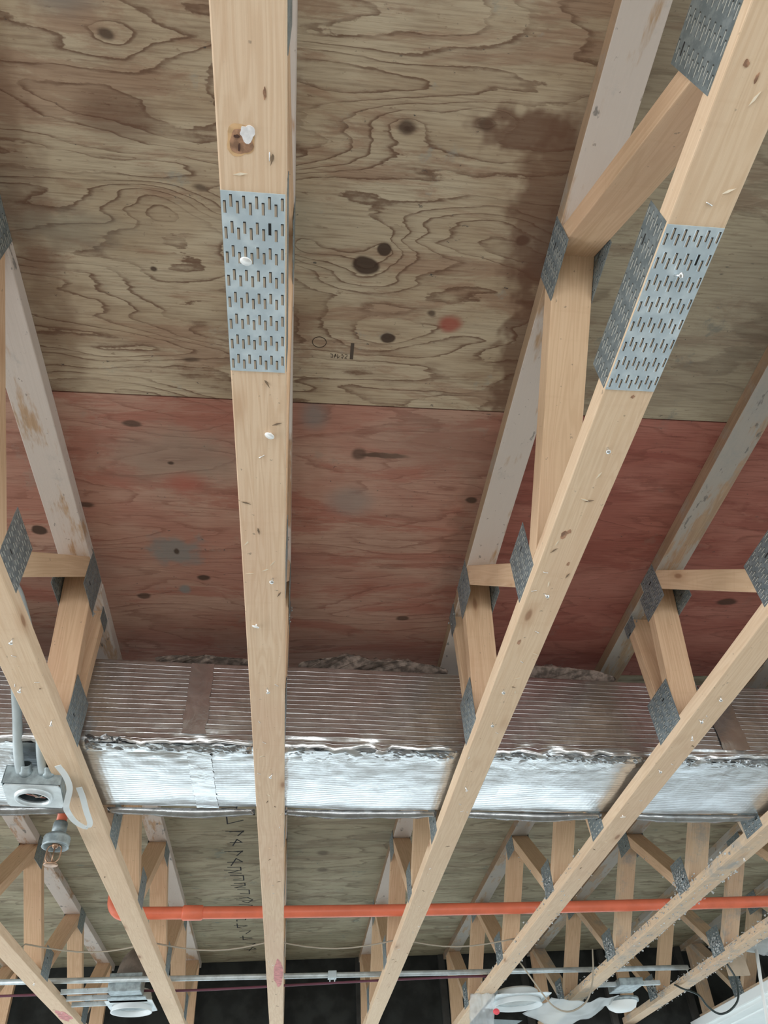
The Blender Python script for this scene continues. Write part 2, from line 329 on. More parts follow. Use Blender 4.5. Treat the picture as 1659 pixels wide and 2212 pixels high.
M['ply_tan'] = plywood('tan_plywood', (0.455, 0.36, 0.245), (0.58, 0.50, 0.365), (0.34, 0.205, 0.135), (0.135, 0.068, 0.038), (0.33, 0.34, 0.30), tanA, 104, 0.78, 0.5, [(0.117, 0.76, 0.10, 0.055, 0.20), (0.153, 0.715, 0.035, 0.03, 0.12), (0.183, 0.934, 0.08, 0.04, 0.12), (0.172, 0.477, 0.06, 0.035, 0.15), (0.32, 0.459, 0.07, 0.035, 0.15), (-0.02, 0.72, 0.10, 0.05, 0.3), (-0.30, 0.67, 0.09, 0.05, -0.25), (-0.35, 0.37, 0.08, 0.04, 0.2)])
M['ply_grey'] = plywood('grey_tan_plywood', (0.34, 0.29, 0.21), (0.46, 0.41, 0.30), (0.25, 0.175, 0.12), (0.12, 0.085, 0.055), (0.16, 0.19, 0.18), [(1.35, 0.86, 0.5, 0.2, (0.22, 0.20, 0.17), 0.3, 0.8)], 40, 0.35, 0.6)
M['ply_red'] = plywood('red_stained_plywood', (0.43, 0.215, 0.16), (0.49, 0.31, 0.235), (0.37, 0.125, 0.088), (0.20, 0.075, 0.05), (0.34, 0.26, 0.21), redA, 75, 0.45, 0.45)
M['ply_deepred'] = plywood('deep_red_plywood', (0.36, 0.125, 0.095), (0.43, 0.18, 0.14), (0.27, 0.075, 0.056), (0.15, 0.045, 0.03), (0.26, 0.18, 0.15), redA, 75, 0.35, 0.3)
M['ply_green'] = plywood('weathered_plywood', (0.34, 0.315, 0.215), (0.46, 0.42, 0.30), (0.23, 0.18, 0.12), (0.11, 0.085, 0.05), (0.17, 0.21, 0.18),
    [(0.113, 3.618, 0.03, 0.022, BR, 0.85, 0.3), (0.16, 4.1, 0.03, 0.03, BR, 0.6, 0.5), (0.17, 4.35, 0.03, 0.03, BR, 0.6, 0.5)], 55, 0.5, 0.7)
rows = [(-1.31, -0.09, 'ply_tan', 0.0), (-0.09, 1.130, 'ply_tan', 0.54), (1.134, 2.352, None, 0.54), (2.356, 3.57, 'ply_green', -0.69), (3.574, 4.79, 'ply_green', 0.54), (4.794, 6.15, 'ply_green', -0.69)]
for y0, y1, m, sx in rows:
    for k in range(-3, 3):
        x0, x1 = sx + 2.44 * k, sx + 2.44 * (k + 1) - 0.003
        if x1 < -4.2 or x0 > 5: continue
        mm = m
        if m is None: mm = 'ply_deepred' if x0 > 0.3 else 'ply_red'
        if y0 == -0.09 and x0 > 0.3: mm = 'ply_grey'
        bxo('plywood_sheet', (x0, y0, HP + ZC), (x1, y1, HP + ZC + 0.015), mm, CEIL)

# ------------------------------------------------------------------ nail plates (pressed steel with real slots)
def plate_mesh(lx, ly, pitch_y, cols, slot_l, slot_w, t=0.0012, seed=0):
    """plate in local XY, thickness towards +Z; slots run along Y; rows along Y"""
    rnd = random.Random(seed); bm = bmesh.new()
    nrow = max(1, round(ly / pitch_y)); py = ly / nrow; px = lx / cols
    for c in range(cols):
        xc = -lx / 2 + px * (c + 0.5); xa, xb = -lx / 2 + px * c, -lx / 2 + px * (c + 1)
        s0, s1 = xc - slot_w / 2, xc + slot_w / 2
        box(bm, (xa, -ly / 2, 0), (s0, ly / 2, t)); box(bm, (s1, -ly / 2, 0), (xb, ly / 2, t))
        y = -ly / 2
        for r in range(nrow):
            yc = -ly / 2 + py * (r + 0.5) + (0.12 if c % 2 else -0.12) * py + rnd.uniform(-.02, .02) * py
            a, b = yc - slot_l / 2, yc + slot_l / 2
            box(bm, (s0, y, 0), (s1, a, t)); y = b
            box(bm, (s0, a, 0), (s1, b, t * 0.25), 1 if rnd.random() > 0.015 else 2)          # wood showing in the slot
            box(bm, (s0 - 0.0002, a, 0), (s0 + slot_w * 0.20, b, t * 0.8), 2)                  # slot shadow painted dark along two edges
            box(bm, (s0, a - 0.0002, 0), (s1, a + slot_l * 0.10, t * 0.85), 2)
            box(bm, (s1 - slot_w * 0.12, a, 0), (s1 + 0.0004, b, t * 1.9))                    # raised lip
        box(bm, (s0, y, 0), (s1, ly / 2, t))
    me = bpy.data.meshes.new('nail_plate'); bm.normal_update(); bm.to_mesh(me); bm.free()
    return me
PM = {}
def plate(parent, lx, ly, origin, xdir, ydir, mat='dullgalv', name='nail_plate', fine=True, lab=None):
    key = (round(lx, 3), round(ly, 3), mat, fine)
    if key not in PM:
        if fine: me = plate_mesh(lx, ly, 0.0356, max(2, round(lx / 0.0089)), 0.0175, 0.0046)
        else: me = plate_mesh(lx, ly, 0.036, max(2, round(lx / 0.018)), 0.016, 0.006)
        for m in (M[mat], M['slotwood' if mat == 'galv' else 'slotside'], M['slotshade']): me.materials.append(m)
        PM[key] = me
    o = bpy.data.objects.new(name, PM[key]); COL.objects.link(o); o.parent = parent
    x = Vector(xdir).normalized(); y = Vector(ydir).normalized(); z = x.cross(y)
    m = Matrix(((x.x, y.x, z.x, origin[0]), (x.y, y.y, z.y, origin[1]), (x.z, y.z, z.z, origin[2]), (0, 0, 0, 1)))
    o.matrix_local = m
    if lab: o['label'] = lab
    return o

# ------------------------------------------------------------------ timber members
MAT = {}
def member(parent, name, p0, p1, mat, w=0.089, t=0.038, cut=None, seed=0, bev=0.0022, x=0.0):
    """p = (y, h) centreline; cut = (h_low, h_high) trims the ends flush with the chords"""
    rnd = random.Random(seed)
    y0, h0 = p0; y1, h1 = p1; d = Vector((0, y1 - y0, h1 - h0)); L = d.length; d.normalize()
    zx = Vector((0, -d.z, d.y)); xm = Vector((0, (y0 + y1) / 2, (h0 + h1) / 2)) + Vector((x, 0, 0))
    bm = bmesh.new(); n = max(2, int(L / 0.35)); secs = []
    for i in range(n + 1):
        s = -L / 2 + L * i / n; ring = []
        for (b, c) in ((-1, -1), (1, -1), (1, 1), (-1, 1)):
            ss = s
            if cut and i in (0, n):
                target = h0 if i == 0 else h1
                off = c * t / 2 * zx.z / d.z if abs(d.z) > 0.1 else 0
                ss = s - off
            ring.append(bm.verts.new((ss, b * w / 2 + (-b * rnd.uniform(0, .0014) if 0 < i < n else 0), c * t / 2)))
        secs.append(ring)
    for a, b in zip(secs, secs[1:]):
        for k in range(4): bm.faces.new((a[k], a[(k + 1) % 4], b[(k + 1) % 4], b[k]))
    bm.faces.new(secs[0][::-1]); bm.faces.new(secs[-1])
    bmesh.ops.recalc_face_normals(bm, faces=bm.faces)
    if bev:
        es = [e for e in bm.edges if abs((e.verts[0].co - e.verts[1].co).normalized().x) > 0.9 and len(e.link_faces) == 2 and e.calc_face_angle(0) > 1.0]
        bmesh.ops.bevel(bm, geom=es, offset=bev, segments=2, affect='EDGES', profile=0.5)
    o = link(name, bm, mat, parent)
    mm = Matrix(((0, -1, 0, xm.x), (d.y, 0, zx.y, xm.y), (d.z, 0, zx.z, xm.z), (0, 0, 0, 1)))
    o.matrix_local = mm; MAT[o.name] = mm.inverted()
    return o

def nail_mesh(head_r, L):
    bm = bmesh.new(); tube(bm, [(0, 0, 0.004), (0, 0, -L)], 0.0019, 8)
    lathe(bm, [(0.0001, -L - 0.0018), (head_r * 0.9, -L - 0.0016), (head_r, -L - 0.0006), (head_r, -L + 0.0004), (0.0015, -L + 0.001)], 16)
    me = bpy.data.meshes.new('nail'); bm.normal_update(); bm.to_mesh(me); bm.free(); return me
NAILM = nail_mesh(0.0046, 0.013); NAILM.materials.append(M['steel'])
NAILW = nail_mesh(0.0088, 0.005); NAILW.materials.append(M['whitehead'])
bm = bmesh.new(); tube(bm, [(-0.006, 0, 0.002), (-0.0055, 0, -0.001), (0.005, 0.001, -0.0012), (0.006, 0.001, 0.002)], 0.0008, 6)
STAPLE = bpy.data.meshes.new('staple'); bm.to_mesh(STAPLE); bm.free(); STAPLE.materials.append(M['steel'])
bm = bmesh.new(); v = [bm.verts.new(c) for c in ((-0.011, 0, -0.0004), (-0.002, 0.0022, -0.0012), (0.010, 0.0006, -0.003), (0.0, -0.0016, -0.001), (0, 0, 0.001))]
for f in ((0, 1, 3), (1, 2, 3), (0, 4, 1), (1, 4, 2), (2, 4, 3), (3, 4, 0)): bm.faces.new([v[i] for i in f])
SPL = bpy.data.meshes.new('splinter'); bm.to_mesh(SPL); bm.free(); SPL.materials.append(simple('dark_splinter', (0.20, 0.14, 0.09), 0.8))
SPL2 = SPL.copy(); SPL2.materials.clear(); SPL2.materials.append(simple('pale_splinter', (0.80, 0.70, 0.55), 0.8))

def fluff(parent, spots_, seed, mat='fluff', name='dust_fluff', size=0.016):
    rnd = random.Random(seed); bm = bmesh.new()
    for (x, y, z, sx, sy, sz, n) in spots_:
        for _ in range(n):
            gs = lambda q: max(-1.5 * q, min(1.5 * q, rnd.gauss(0, q)))
            c = Vector((x + gs(sx), y + gs(sy), z + gs(sz)))
            r = bmesh.ops.create_icosphere(bm, subdivisions=1, radius=size * rnd.uniform(0.3, 1.0))['verts']
            q = Vector((rnd.uniform(.35, .9), rnd.uniform(.6, 1.6), rnd.uniform(.35, .9)))
            for v in r:
                nn = 1 + 0.75 * noise.noise(v.co * 160 + c * 31) + 0.5 * noise.noise(v.co * 420 + c * 17)
                v.co = Vector((v.co.x * q.x * nn, v.co.y * q.y * nn, v.co.z * q.z * nn)) + c
    o = link(name, bm, mat, parent); o['kind'] = 'stuff'; return o

HB, HBT, HTB, HT = 0.0, 0.038, 0.445, 0.483     # chord heights measured from the underside of the bottom chord
WEBS = [  # bottom y, top y, goes (bottom->top)
    (-0.83, -0.40), (-0.30, -0.36), (0.17, -0.28), (0.17, 0.665), (1.20, 0.705), (1.245, 1.735), (1.905, 1.795), (1.972, 1.968),
    (2.655, 2.650), (2.735, 2.83), (3.345, 2.875), (3.375, 3.85), (4.39, 3.90), (4.43, 4.905), (5.44, 4.955), (5.475, 5.95), (6.05, 6.01)]
WEBS.pop(1)
BP = [(0.03, 0.26, 0.02, 0.165), (1.19, 1.325, 0.022, 0.150), (1.86, 2.02, 0.025, 0.160), (2.61, 2.74, 0.010, 0.145), (3.30, 3.43, 0.022, 0.150), (4.35, 4.50, 0.02, 0.150), (5.40, 5.54, 0.02, 0.150)]
TP = [(0.62, 0.755, 0.375, 0.479), (1.70, 1.84, 0.355, 0.479), (1.925, 2.00, 0.40, 0.479), (2.63, 2.70, 0.40, 0.479), (2.78, 2.92, 0.36, 0.479), (3.80, 3.945, 0.372, 0.479), (4.86, 5.00, 0.372, 0.479), (-0.42, -0.27, 0.375, 0.479)]

def truss(xr0, slope, label, seed, chord='pine', top='whitewashed', webs='pine_web', dust=0.0, splice=False, nails=(), nst=22, y0=-0.95, y1=6.12, name='floor_truss'):
    rnd = random.Random(seed)
    rz = -math.atan(slope)
    t = thing(name, label, 'truss', (xr0 - 0.0445, 0, ZC + 1.01), rz, 'open-web timber trusses under the plywood deck')
    ms = []
    bc = member(t, 'bottom_chord', (y0, 0.019), (y1, 0.019), chord, seed=seed); binv = MAT[bc.name]; t['_bc'] = bc.name
    if seed % 2: # top chord in two lengths as in the photo
        member(t, 'top_chord', (y0, 0.464), (1.86, 0.464), top, seed=seed + 1); member(t, 'top_chord', (1.861, 0.464), (y1, 0.464), top, seed=seed + 2, x=0.002)
    else:
        member(t, 'top_chord', (y0, 0.464), (1.80, 0.464), top, seed=seed + 1); member(t, 'top_chord', (1.801, 0.464), (y1, 0.464), top, seed=seed + 2, x=-0.002)
    for i, (b, a) in enumerate(WEBS):
        mt = webs
        if webs == 'pine_web' and b < a and b > 3.0 and i > 8: mt = 'pine_web'
        if dust > 0.5 and a > 2.5: mt = 'dusty_pine' if rnd.random() < 0.7 else 'pine_web'
        member(t, 'web', (b, HBT), (a, HTB), mt, w=0.0872 - 0.0012 * (i % 3), t={4: 0.058, 3: 0.05, 10: 0.05}.get(i, 0.040), cut=True, seed=seed * 50 + i)
    for sgn in (-1, 1):
        for (ya, yb, za, zb) in BP + TP:
            far = ya > 2.5
            lx, ly = yb - ya, zb - za
            plate(t, ly, lx, (sgn * (0.0447), (ya + yb) / 2, (za + zb) / 2), (0, 0, sgn), (0, 1, 0) if True else 0, fine=not far)
    if splice:
        for sgn in (-1, 1):
            plate(t, 0.072, 0.29, (sgn * 0.0447, 0.563, 0.040), (0, 0, sgn), (0, 1, 0))
        p = plate(t, 0.086, 0.287, (-0.0005, 0.563, -0.0003), (-1, 0, 0), (0, 1, 0), mat='galv', lab='bright galvanised splice plate with eight rows of slots')
    for (dx, y, big) in nails:
        o = bpy.data.objects.new('nail', NAILW if big else NAILM); COL.objects.link(o); o.parent = bc; o.matrix_parent_inverse = binv; o.location = (dx, y, -0.0015 if splice and .42 < y < .7 else 0)
        o.rotation_euler = (rnd.uniform(-.5, .5), rnd.uniform(-.4, .4), 0)
    for i in range(nst):
        y = 0.15 + (rnd.random() ** 1.3) * 5.0; me = (STAPLE, SPL, SPL2)[i % 3]
        if splice and 0.40 < y < 0.72: continue
        o = bpy.data.objects.new(('staple', 'splinter', 'splinter')[i % 3], me); COL.objects.link(o); o.parent = bc; o.matrix_parent_inverse = binv
        o.location = (rnd.uniform(-.035, .035), y, 0.0004); o.rotation_euler = (rnd.uniform(-.2, .2), rnd.uniform(-.2, .2), rnd.uniform(0, 6.28))
    if dust:
        sp = [(-0.048, y, 0.07, 0.004, 0.035, 0.03, int(130 * dust)) for y in (3.37, 4.42, 5.45)] + [(0.0, y, 0.440, 0.025, 0.022, 0.004, int(50 * dust)) for y in (1.95, 3.87, 4.92)]
        sp += [(-0.045, 3.0 + 0.33 * k, 0.03, 0.002, 0.10, 0.012, int(34 * dust)) for k in range(8)]
        sp += [(0.043, 3.2 + 0.33 * k, 0.0, 0.003, 0.10, 0.004, int(26 * dust)) for k in range(8)]
        sp += [(0.0, b_ + (a_ - b_) * q_, 0.038 + 0.407 * q_ - 0.018, 0.028, 0.012, 0.006, int(22 * dust)) for (b_, a_) in ((3.375, 3.85), (4.43, 4.905)) for q_ in (0.15, 0.3, 0.45, 0.6, 0.75, 0.9)]
        sp += [(0.0, 3.1 + 0.28 * k, 0.0, 0.02, 0.10, 0.0015, int(18 * dust)) for k in range(6)]
        fluff(t, sp, seed, size=0.0068)
    else:
        fluff(t, [(-0.046 if xr0 > 0 else 0.046, 1.95, 0.45, 0.003, 0.03, 0.012, 6), (0.045, 1.84, 0.36, 0.003, 0.02, 0.01, 5)], seed, size=0.006)
    return t

A = truss(-0.602, -0.003, 'pale timber floor truss passing beside the grey junction box, white strap under it', 11,
          nails=[(-0.018, 1.665, 0), (0.02, 1.826, 0), (0.012, 1.46, 0), (0.02, 2.3, 0), (-0.01, 1.2, 0)], top='whitewashed')
B = truss(-0.036, 0.0023, 'pale timber floor truss down the middle of view, white nail head on its splice plate', 20, splice=True,
          nails=[(-0.012, 0.514, 1), (0.018, 0.835, 1), (0.018, 1.229, 0), (-0.02, 1.394, 1), (0.0, 1.663, 0), (0.008, 2.141, 0)], top='whitewashed', nst=48)
C = truss(0.590, 0.0, 'pale timber floor truss rising to the upper right corner, long splice plates on two faces', 31, splice=True,
          nails=[(-0.003, 0.495, 0), (0.002, 0.835, 0), (-0.006, 1.262, 0), (-0.012, 1.663, 0), (-0.006, 1.837, 0), (-0.01, 2.24, 0)], top='whitewashed', nst=48)
D = truss(1.185, 0.0055, 'timber floor truss second right of the middle one, lower end meeting the white plastic film', 40,
          nails=[(-0.004, 1.693, 0), (-0.014, 1.818, 0), (0.004, 1.913, 0), (-0.02, 2.127, 0), (-0.02, 2.478, 1)], top='grey_timber', nst=30, dust=0.25)
E_ = truss(1.783, 0.010, 'dusty timber floor truss between the two white round lights at lower right', 51, chord='dusty_pine', webs='pine_web', top='grey_timber', dust=0.8, nails=[(0, 2.4, 0), (0.01, 2.9, 0)])
F_ = truss(2.393, 0.012, 'dust-coated frayed timber floor truss beside the white gypsum soffit', 60, chord='dusty_pine', webs='pine_web', top='grey_timber', dust=1.0, )
G_ = truss(3.05, 0.0, 'farthest right timber floor truss, mostly hidden above the white gypsum soffit', 71, chord='dusty_pine', webs='dusty_pine', top='grey_timber', dust=0.3, nst=6, y0=1.5)
Z_ = truss(-1.214, 0.0, 'timber floor truss cutting across the lower left corner, faint pink mark near its end', 80, nails=[(0.01, 4.4, 0)], top='whitewashed', nst=16)
Y_ = truss(-1.83, 0.0, 'farthest left timber floor truss, only its webs showing in shadow', 91, top='grey_timber', nst=4, y0=1.5)

for tr in (C, D, E_):
    for ch in tr.children:
        if ch.name.startswith('top_chord'):
            ch.data.materials.append(M['bark'])
            for p_ in ch.data.polygons:
                if p_.normal.y > 0.9: p_.material_index = 1
# big resin knot with white paint dab on the middle chord; pink spray marks
def disc(name, parent, x, y, rx, ry, mat, z=-0.0006, seed=1, amp=0.3):
    bm = bmesh.new(); rnd = random.Random(seed); n = 26; a0 = []
    for k in range(n):
        a = 2 * math.pi * k / n; r = 1 + amp * noise.noise(Vector((math.cos(a) * 1.5, math.sin(a) * 1.5, seed * 3.7)))
        a0.append((x + rx * r * math.cos(a), y + ry * r * math.sin(a)))
    lo = [bm.verts.new((px, py, z)) for px, py in a0]; hi = [bm.verts.new((px, py, 0.0008)) for px, py in a0]
    bm.faces.new(lo[::-1]); bm.faces.new(hi)
    for k in range(n): bm.faces.new((lo[k], lo[(k + 1) % n], hi[(k + 1) % n], hi[k]))
    bmesh.ops.recalc_face_normals(bm, faces=bm.faces)
    bc = bpy.data.objects[parent['_bc']]; o = link(name, bm, mat, bc); o.matrix_parent_inverse = MAT[bc.name]; return o
M['knot'] = simple('resin_knot', (0.36, 0.20, 0.12), 0.6, 0, 0.35, 70)
M['halo'] = simple('knot_halo', (0.62, 0.40, 0.21), 0.7, 0, 0.15, 60)
M['paint'] = simple('white_paint_dab', (0.80, 0.79, 0.80), 0.5, 0, 0.1, 80, 0.4)
M['crack'] = simple('dark_crack', (0.07, 0.03, 0.02), 0.8)
disc('knot_halo', B, -0.014, 0.356, 0.0175, 0.022, 'halo', -0.0003, 2)
disc('knot', B, -0.014, 0.357, 0.0145, 0.0165, 'knot', -0.0007, 3)
disc('paint_dab', B, -0.006, 0.346, 0.0098, 0.0088, 'paint', -0.0014, 5, 0.6)
disc('knot_crack', B, -0.0165, 0.364, 0.0012, 0.006, 'crack', -0.0012, 8, 0.6); disc('knot_crack', B, -0.019, 0.350, 0.0035, 0.0018, 'crack', -0.0012, 9, 0.8)
disc('knot', B, 0.017, 0.298, 0.0018, 0.006, 'knot', -0.0005, 4, 0.4)
disc('paint_mark', B, 0.018, 4.40, 0.022, 0.26, 'pinkpaint', -0.0006, 14, 0.35)
disc('paint_mark', Z_, 0.0, 5.15, 0.035, 0.16, 'pinkpaint', -0.0006, 15, 0.5)
for (xx, yy, rx, ry) in ((-0.02, 0.215, .004, .004), (0.0, 0.23, .002, .006), (-0.015, 1.07, .006, .012), (-0.006, 1.06, .004, .006), (0.02, 1.16, .003, .006), (-0.02, 1.45, .004, .01), (0.01, 0.72, .003, .003)):
    disc('knot', C, xx, yy, rx, ry, 'knot', -0.0005, int(yy * 1000), 0.5)

# ------------------------------------------------------------------ insulated duct lying through the truss openings
def duct_geo(x):
    return 2.080 + 0.066 * x, 2.522 + 0.060 * x     # front, back y
DB, DT = 1.062, 1.340
XG = [-3.1 + 0.016 * i for i in range(int(7.3 / 0.016) + 1)]
TRX = [-1.87, -1.26, -0.655, -0.08, 0.545, 1.155, 1.77, 2.37, 3.0]
def duct_mesh():
    bm = bmesh.new(); uvl = bm.loops.layers.uv.new('UVMap'); rings = []
    for x in XG:
        f, b = duct_geo(x)
        cor = [(f, DT), (f, DB + 0.012), (f + 0.004, DB + 0.004), (f + 0.012, DB), (b - 0.012, DB), (b, DB + 0.012), (b, DT), (b - 0.03, DT + 0.012), (f + 0.03, DT + 0.012)]
        ns = [60, 6, 5, 60, 3, 14, 3, 10, 3]; ring = []; v = 0
        for i in range(9):
            p, q = cor[i], cor[(i + 1) % 9]; L = math.hypot(q[0] - p[0], q[1] - p[1])
            for k in range(ns[i]):
                tt = k / ns[i]; y = p[0] + (q[0] - p[0]) * tt; z = p[1] + (q[1] - p[1]) * tt
                dmin = min(abs(x - t) for t in TRX); sag = min(1, dmin / 0.3)
                under = max(0, min(1, (1.12 - z) / 0.05))
                near_edge = math.exp(-((y - f) ** 2) / 0.004) * math.exp(-((z - DB) ** 2) / 0.0012)
                w = noise.noise(Vector((x * 3.1, y * 5, z * 5))) * 0.006
                cr = (noise.noise(Vector((x * 21, y * 19, z * 19))) + 0.6 * noise.noise(Vector((x * 47, y * 40, z * 40)))) * (0.0011 + 0.011 * near_edge)
                zz = z - under * 0.010 * sag * math.sin(math.pi * min(1, max(0, (y - f) / (b - f)))) + (cr if under > 0.5 else 0) + w * under
                yy = y + (cr + w if under <= 0.5 else cr * 0.7) * (1 if i < 3 else 0.3)
                ring.append((Vector((x, yy, zz + ZC)), v + L * tt))
            v += L
        rings.append([(bm.verts.new(p), q) for p, q in ring] + [v])
    for i in range(len(rings) - 1):
        a, b = rings[i], rings[i + 1]; tot = a[-1]; a_, b_ = a[:-1], b[:-1]; n = len(a_)
        for k in range(n):
            k2 = (k + 1) % n; fc = bm.faces.new((a_[k][0], a_[k2][0], b_[k2][0], b_[k][0])); fc.smooth = True
            va, vb = a_[k][1], (a_[k2][1] if k2 else tot)
            for lp, uv in zip(fc.loops, ((XG[i], va), (XG[i], vb), (XG[i + 1], vb), (XG[i + 1], va))): lp[uvl].uv = uv
    bm.faces.new([q[0] for q in rings[0][:-1]]); bm.faces.new([q[0] for q in rings[-1][:-1]][::-1])
    bmesh.ops.recalc_face_normals(bm, faces=bm.faces)
    return bm
duct = thing('insulated_duct', 'rectangular air duct wrapped in ribbed silver foil insulation crossing through all the trusses', 'duct', (0, 2.3, DB + ZC))
def under_duct(o): o.parent = duct; o.location = (0, -2.3, -(DB + ZC)); return o
under_duct(link('foil_jacket', duct_mesh(), 'foil'))
def strip(name, x0, x1, side, s0, s1, mat='tape', seed=0, off=0.0012):
    """patch of tape: side 'front' (s = height) or 'under' (s = 0..1 across)"""
    bm = bmesh.new(); uvl = bm.loops.layers.uv.new('UVMap'); nx, ns = max(3, int((x1 - x0) / 0.012)), max(4, int(abs(s1 - s0) / (0.012 if side == 'front' else 0.03)))
    g_ = []
    for i in range(nx + 1):
        col = []
        for j in range(ns + 1):
            x = x0 + (x1 - x0) * i / nx; s = s0 + (s1 - s0) * j / ns; f, b = duct_geo(x)
            if i in (0, nx): x += 0.007 * noise.noise(Vector((s * 30, seed, i)))
            if j in (0, ns) : s += (0.006 if side == 'front' else 0.02) * noise.noise(Vector((x * 25, seed, j)))
            cr = noise.noise(Vector((x * 26, s * (24 if side == 'front' else 10), seed))) * 0.0032
            if side == 'front': p = Vector((x, f - off - abs(cr) - 0.002, s + ZC)); w = noise.noise(Vector((x * 3.1, f * 5, s * 5))) * 0.006; p.y += w * (s > DB + 0.05)
            else:
                y = f + (b - f) * s; dm = min(abs(x - t) for t in TRX); z = DB - 0.010 * min(1, dm / 0.3) * math.sin(math.pi * s) + noise.noise(Vector((x * 3.1, y * 5, DB * 5))) * 0.006
                p = Vector((x, y, z - off - abs(cr) + ZC))
            col.append((bm.verts.new(p), (x, s)))
        g_.append(col)
    for i in range(nx):
        for j in range(ns):
            q = (g_[i][j], g_[i + 1][j], g_[i + 1][j + 1], g_[i][j + 1]); fc = bm.faces.new([a[0] for a in q]); fc.smooth = True
            for lp, a in zip(fc.loops, q): lp[uvl].uv = a[1]
    return under_duct(link(name, bm, mat))
strip('foil_tape', -0.335, -0.265, 'front', 1.095, 1.338, seed=1); strip('foil_tape', -0.32, -0.25, 'under', 0.03, 0.99, seed=2)
strip('foil_tape', 1.40, 1.50, 'front', 1.095, 1.338, seed=3); strip('foil_tape', 1.90, 2.02, 'under', 0.03, 0.99, seed=4)
strip('foil_tape', 0.02, 0.50, 'under', 0.02, 0.19, seed=5); strip('foil_tape', -0.60, -0.12, 'under', 0.0, 0.10, seed=6); strip('foil_tape', 0.60, 1.10, 'under', 0.02, 0.24, seed=7)
strip('foil_tape', 1.2, 1.72, 'under', 0.03, 0.3, seed=8); strip('foil_tape', -1.15, -0.72, 'under', 0.03, 0.2, seed=9)
# crumpled foil at the lower front edge beside the left chord, and the torn seam flap along the back edge
def crumple(name, x0, x1, yoff, h, amp, seed, width=0.045):
    bm = bmesh.new(); uvl = bm.loops.layers.uv.new('UVMap'); nx, nj = int((x1 - x0) / 0.007), 8; g_ = []
    for i in range(nx + 1):
        col = []
        for j in range(nj + 1):
            x = x0 + (x1 - x0) * i / nx; f, b = duct_geo(x); s = j / nj
            n1 = noise.noise(Vector((x * 34, s * 3, seed))) + 0.7 * noise.noise(Vector((x * 80, s * 6, seed + 4)))
            col.append((bm.verts.new(Vector((x, f + yoff + width * (s - .5) + 0.3 * amp * n1, h + ZC + amp * n1 - 0.4 * amp * math.sin(math.pi * s)))), (x, s * 0.05)))
        g_.append(col)
    for i in range(nx):
        for j in range(nj):
            q = (g_[i][j], g_[i + 1][j], g_[i + 1][j + 1], g_[i][j + 1]); fc = bm.faces.new([a[0] for a in q])
            for lp, a in zip(fc.loops, q): lp[uvl].uv = a[1]
    bmesh.ops.solidify(bm, geom=bm.faces[:], thickness=0.0007)
    return under_duct(link(name, bm, 'tape'))
crumple('crumpled_foil', -0.60, -0.13, 0.022, DB - 0.001, 0.008, 1); crumple('crumpled_foil', -0.02, 0.49, 0.022, DB - 0.001, 0.006, 2); crumple('crumpled_foil', 0.60, 1.11, 0.022, DB - 0.001, 0.007, 3)
crumple('crumpled_foil', -0.60, -0.50, 0.002, DB + 0.012, 0.014, 4, 0.03); crumple('crumpled_foil', 1.21, 1.72, 0.022, DB - 0.001, 0.008, 5)
def flap(x0, x1, seed):
    bm = bmesh.new(); uvl = bm.loops.layers.uv.new('UVMap'); nx = int((x1 - x0) / 0.012); g_ = []
    for i in range(nx + 1):
        x = x0 + (x1 - x0) * i / nx; f, b = duct_geo(x); tt = i / nx; sag = 0.010 * math.sin(math.pi * tt) * (1 + .6 * noise.noise(Vector((x * 5, seed, 0))))
        n1 = 0.004 * noise.noise(Vector((x * 22, seed, 1)))
        g_.append([(bm.verts.new(Vector((x, b - 0.012 + n1, DB + ZC - 0.004))), (x, 0)), (bm.verts.new(Vector((x, b + 0.010 + n1, DB + ZC - 0.012 - sag))), (x, .02)), (bm.verts.new(Vector((x, b + 0.034 - n1, DB + ZC - 0.006 - sag + n1))), (x, .04))])
    for i in range(nx):
        for j in range(2):
            q = (g_[i][j], g_[i + 1][j], g_[i + 1][j + 1], g_[i][j + 1]); fc = bm.faces.new([a[0] for a in q]); fc.smooth = True
            for lp, a in zip(fc.loops, q): lp[uvl].uv = a[1]
    bmesh.ops.solidify(bm, geom=bm.faces[:], thickness=0.0012)
    return under_duct(link('seam_flap', bm, 'tape'))
for k in range(len(TRX) - 1): flap(TRX[k] + 0.05, TRX[k + 1] - 0.05, k + 1)
def lump(x0, x1, label, seed, hh=0.08):
    bm = bmesh.new(); nx, ny = int((x1 - x0) / 0.008), 26; g_ = []
    for i in range(nx + 1):
        col = []
        for j in range(ny + 1):
            x = x0 + (x1 - x0) * i / nx; f, b = duct_geo(x); y = f + 0.0 + 0.16 * j / ny
            e = math.sin(math.pi * i / nx) ** 0.5 * math.sin(math.pi * min(1, 0.12 + j / ny * 0.9)) ** 0.5
            n1 = noise.noise(Vector((x * 16, y * 16, seed))) * 0.5 + noise.noise(Vector((x * 55, y * 55, seed))) * 0.3 + noise.noise(Vector((x * 130, y * 130, seed))) * .16
            col.append(bm.verts.new(Vector((x, y + 0.006 * n1, DT + 0.012 + ZC + e * hh * (0.72 + 0.75 * n1)))))
        g_.append(col)
    for i in range(nx):
        for j in range(ny): bm.faces.new((g_[i][j], g_[i + 1][j], g_[i + 1][j + 1], g_[i][j + 1])).smooth = True
    # base, so the lump is a closed body
    bor = [g_[i][0] for i in range(nx + 1)] + [g_[nx][j] for j in range(1, ny + 1)] + [g_[i][ny] for i in range(nx - 1, -1, -1)] + [g_[0][j] for j in range(ny - 1, 0, -1)]
    bm.faces.new(bor)
    bmesh.ops.recalc_face_normals(bm, faces=bm.faces)
    return tag(link('insulation_lump', bm, 'wool'), label, 'insulation', 'torn insulation heaped on the duct')
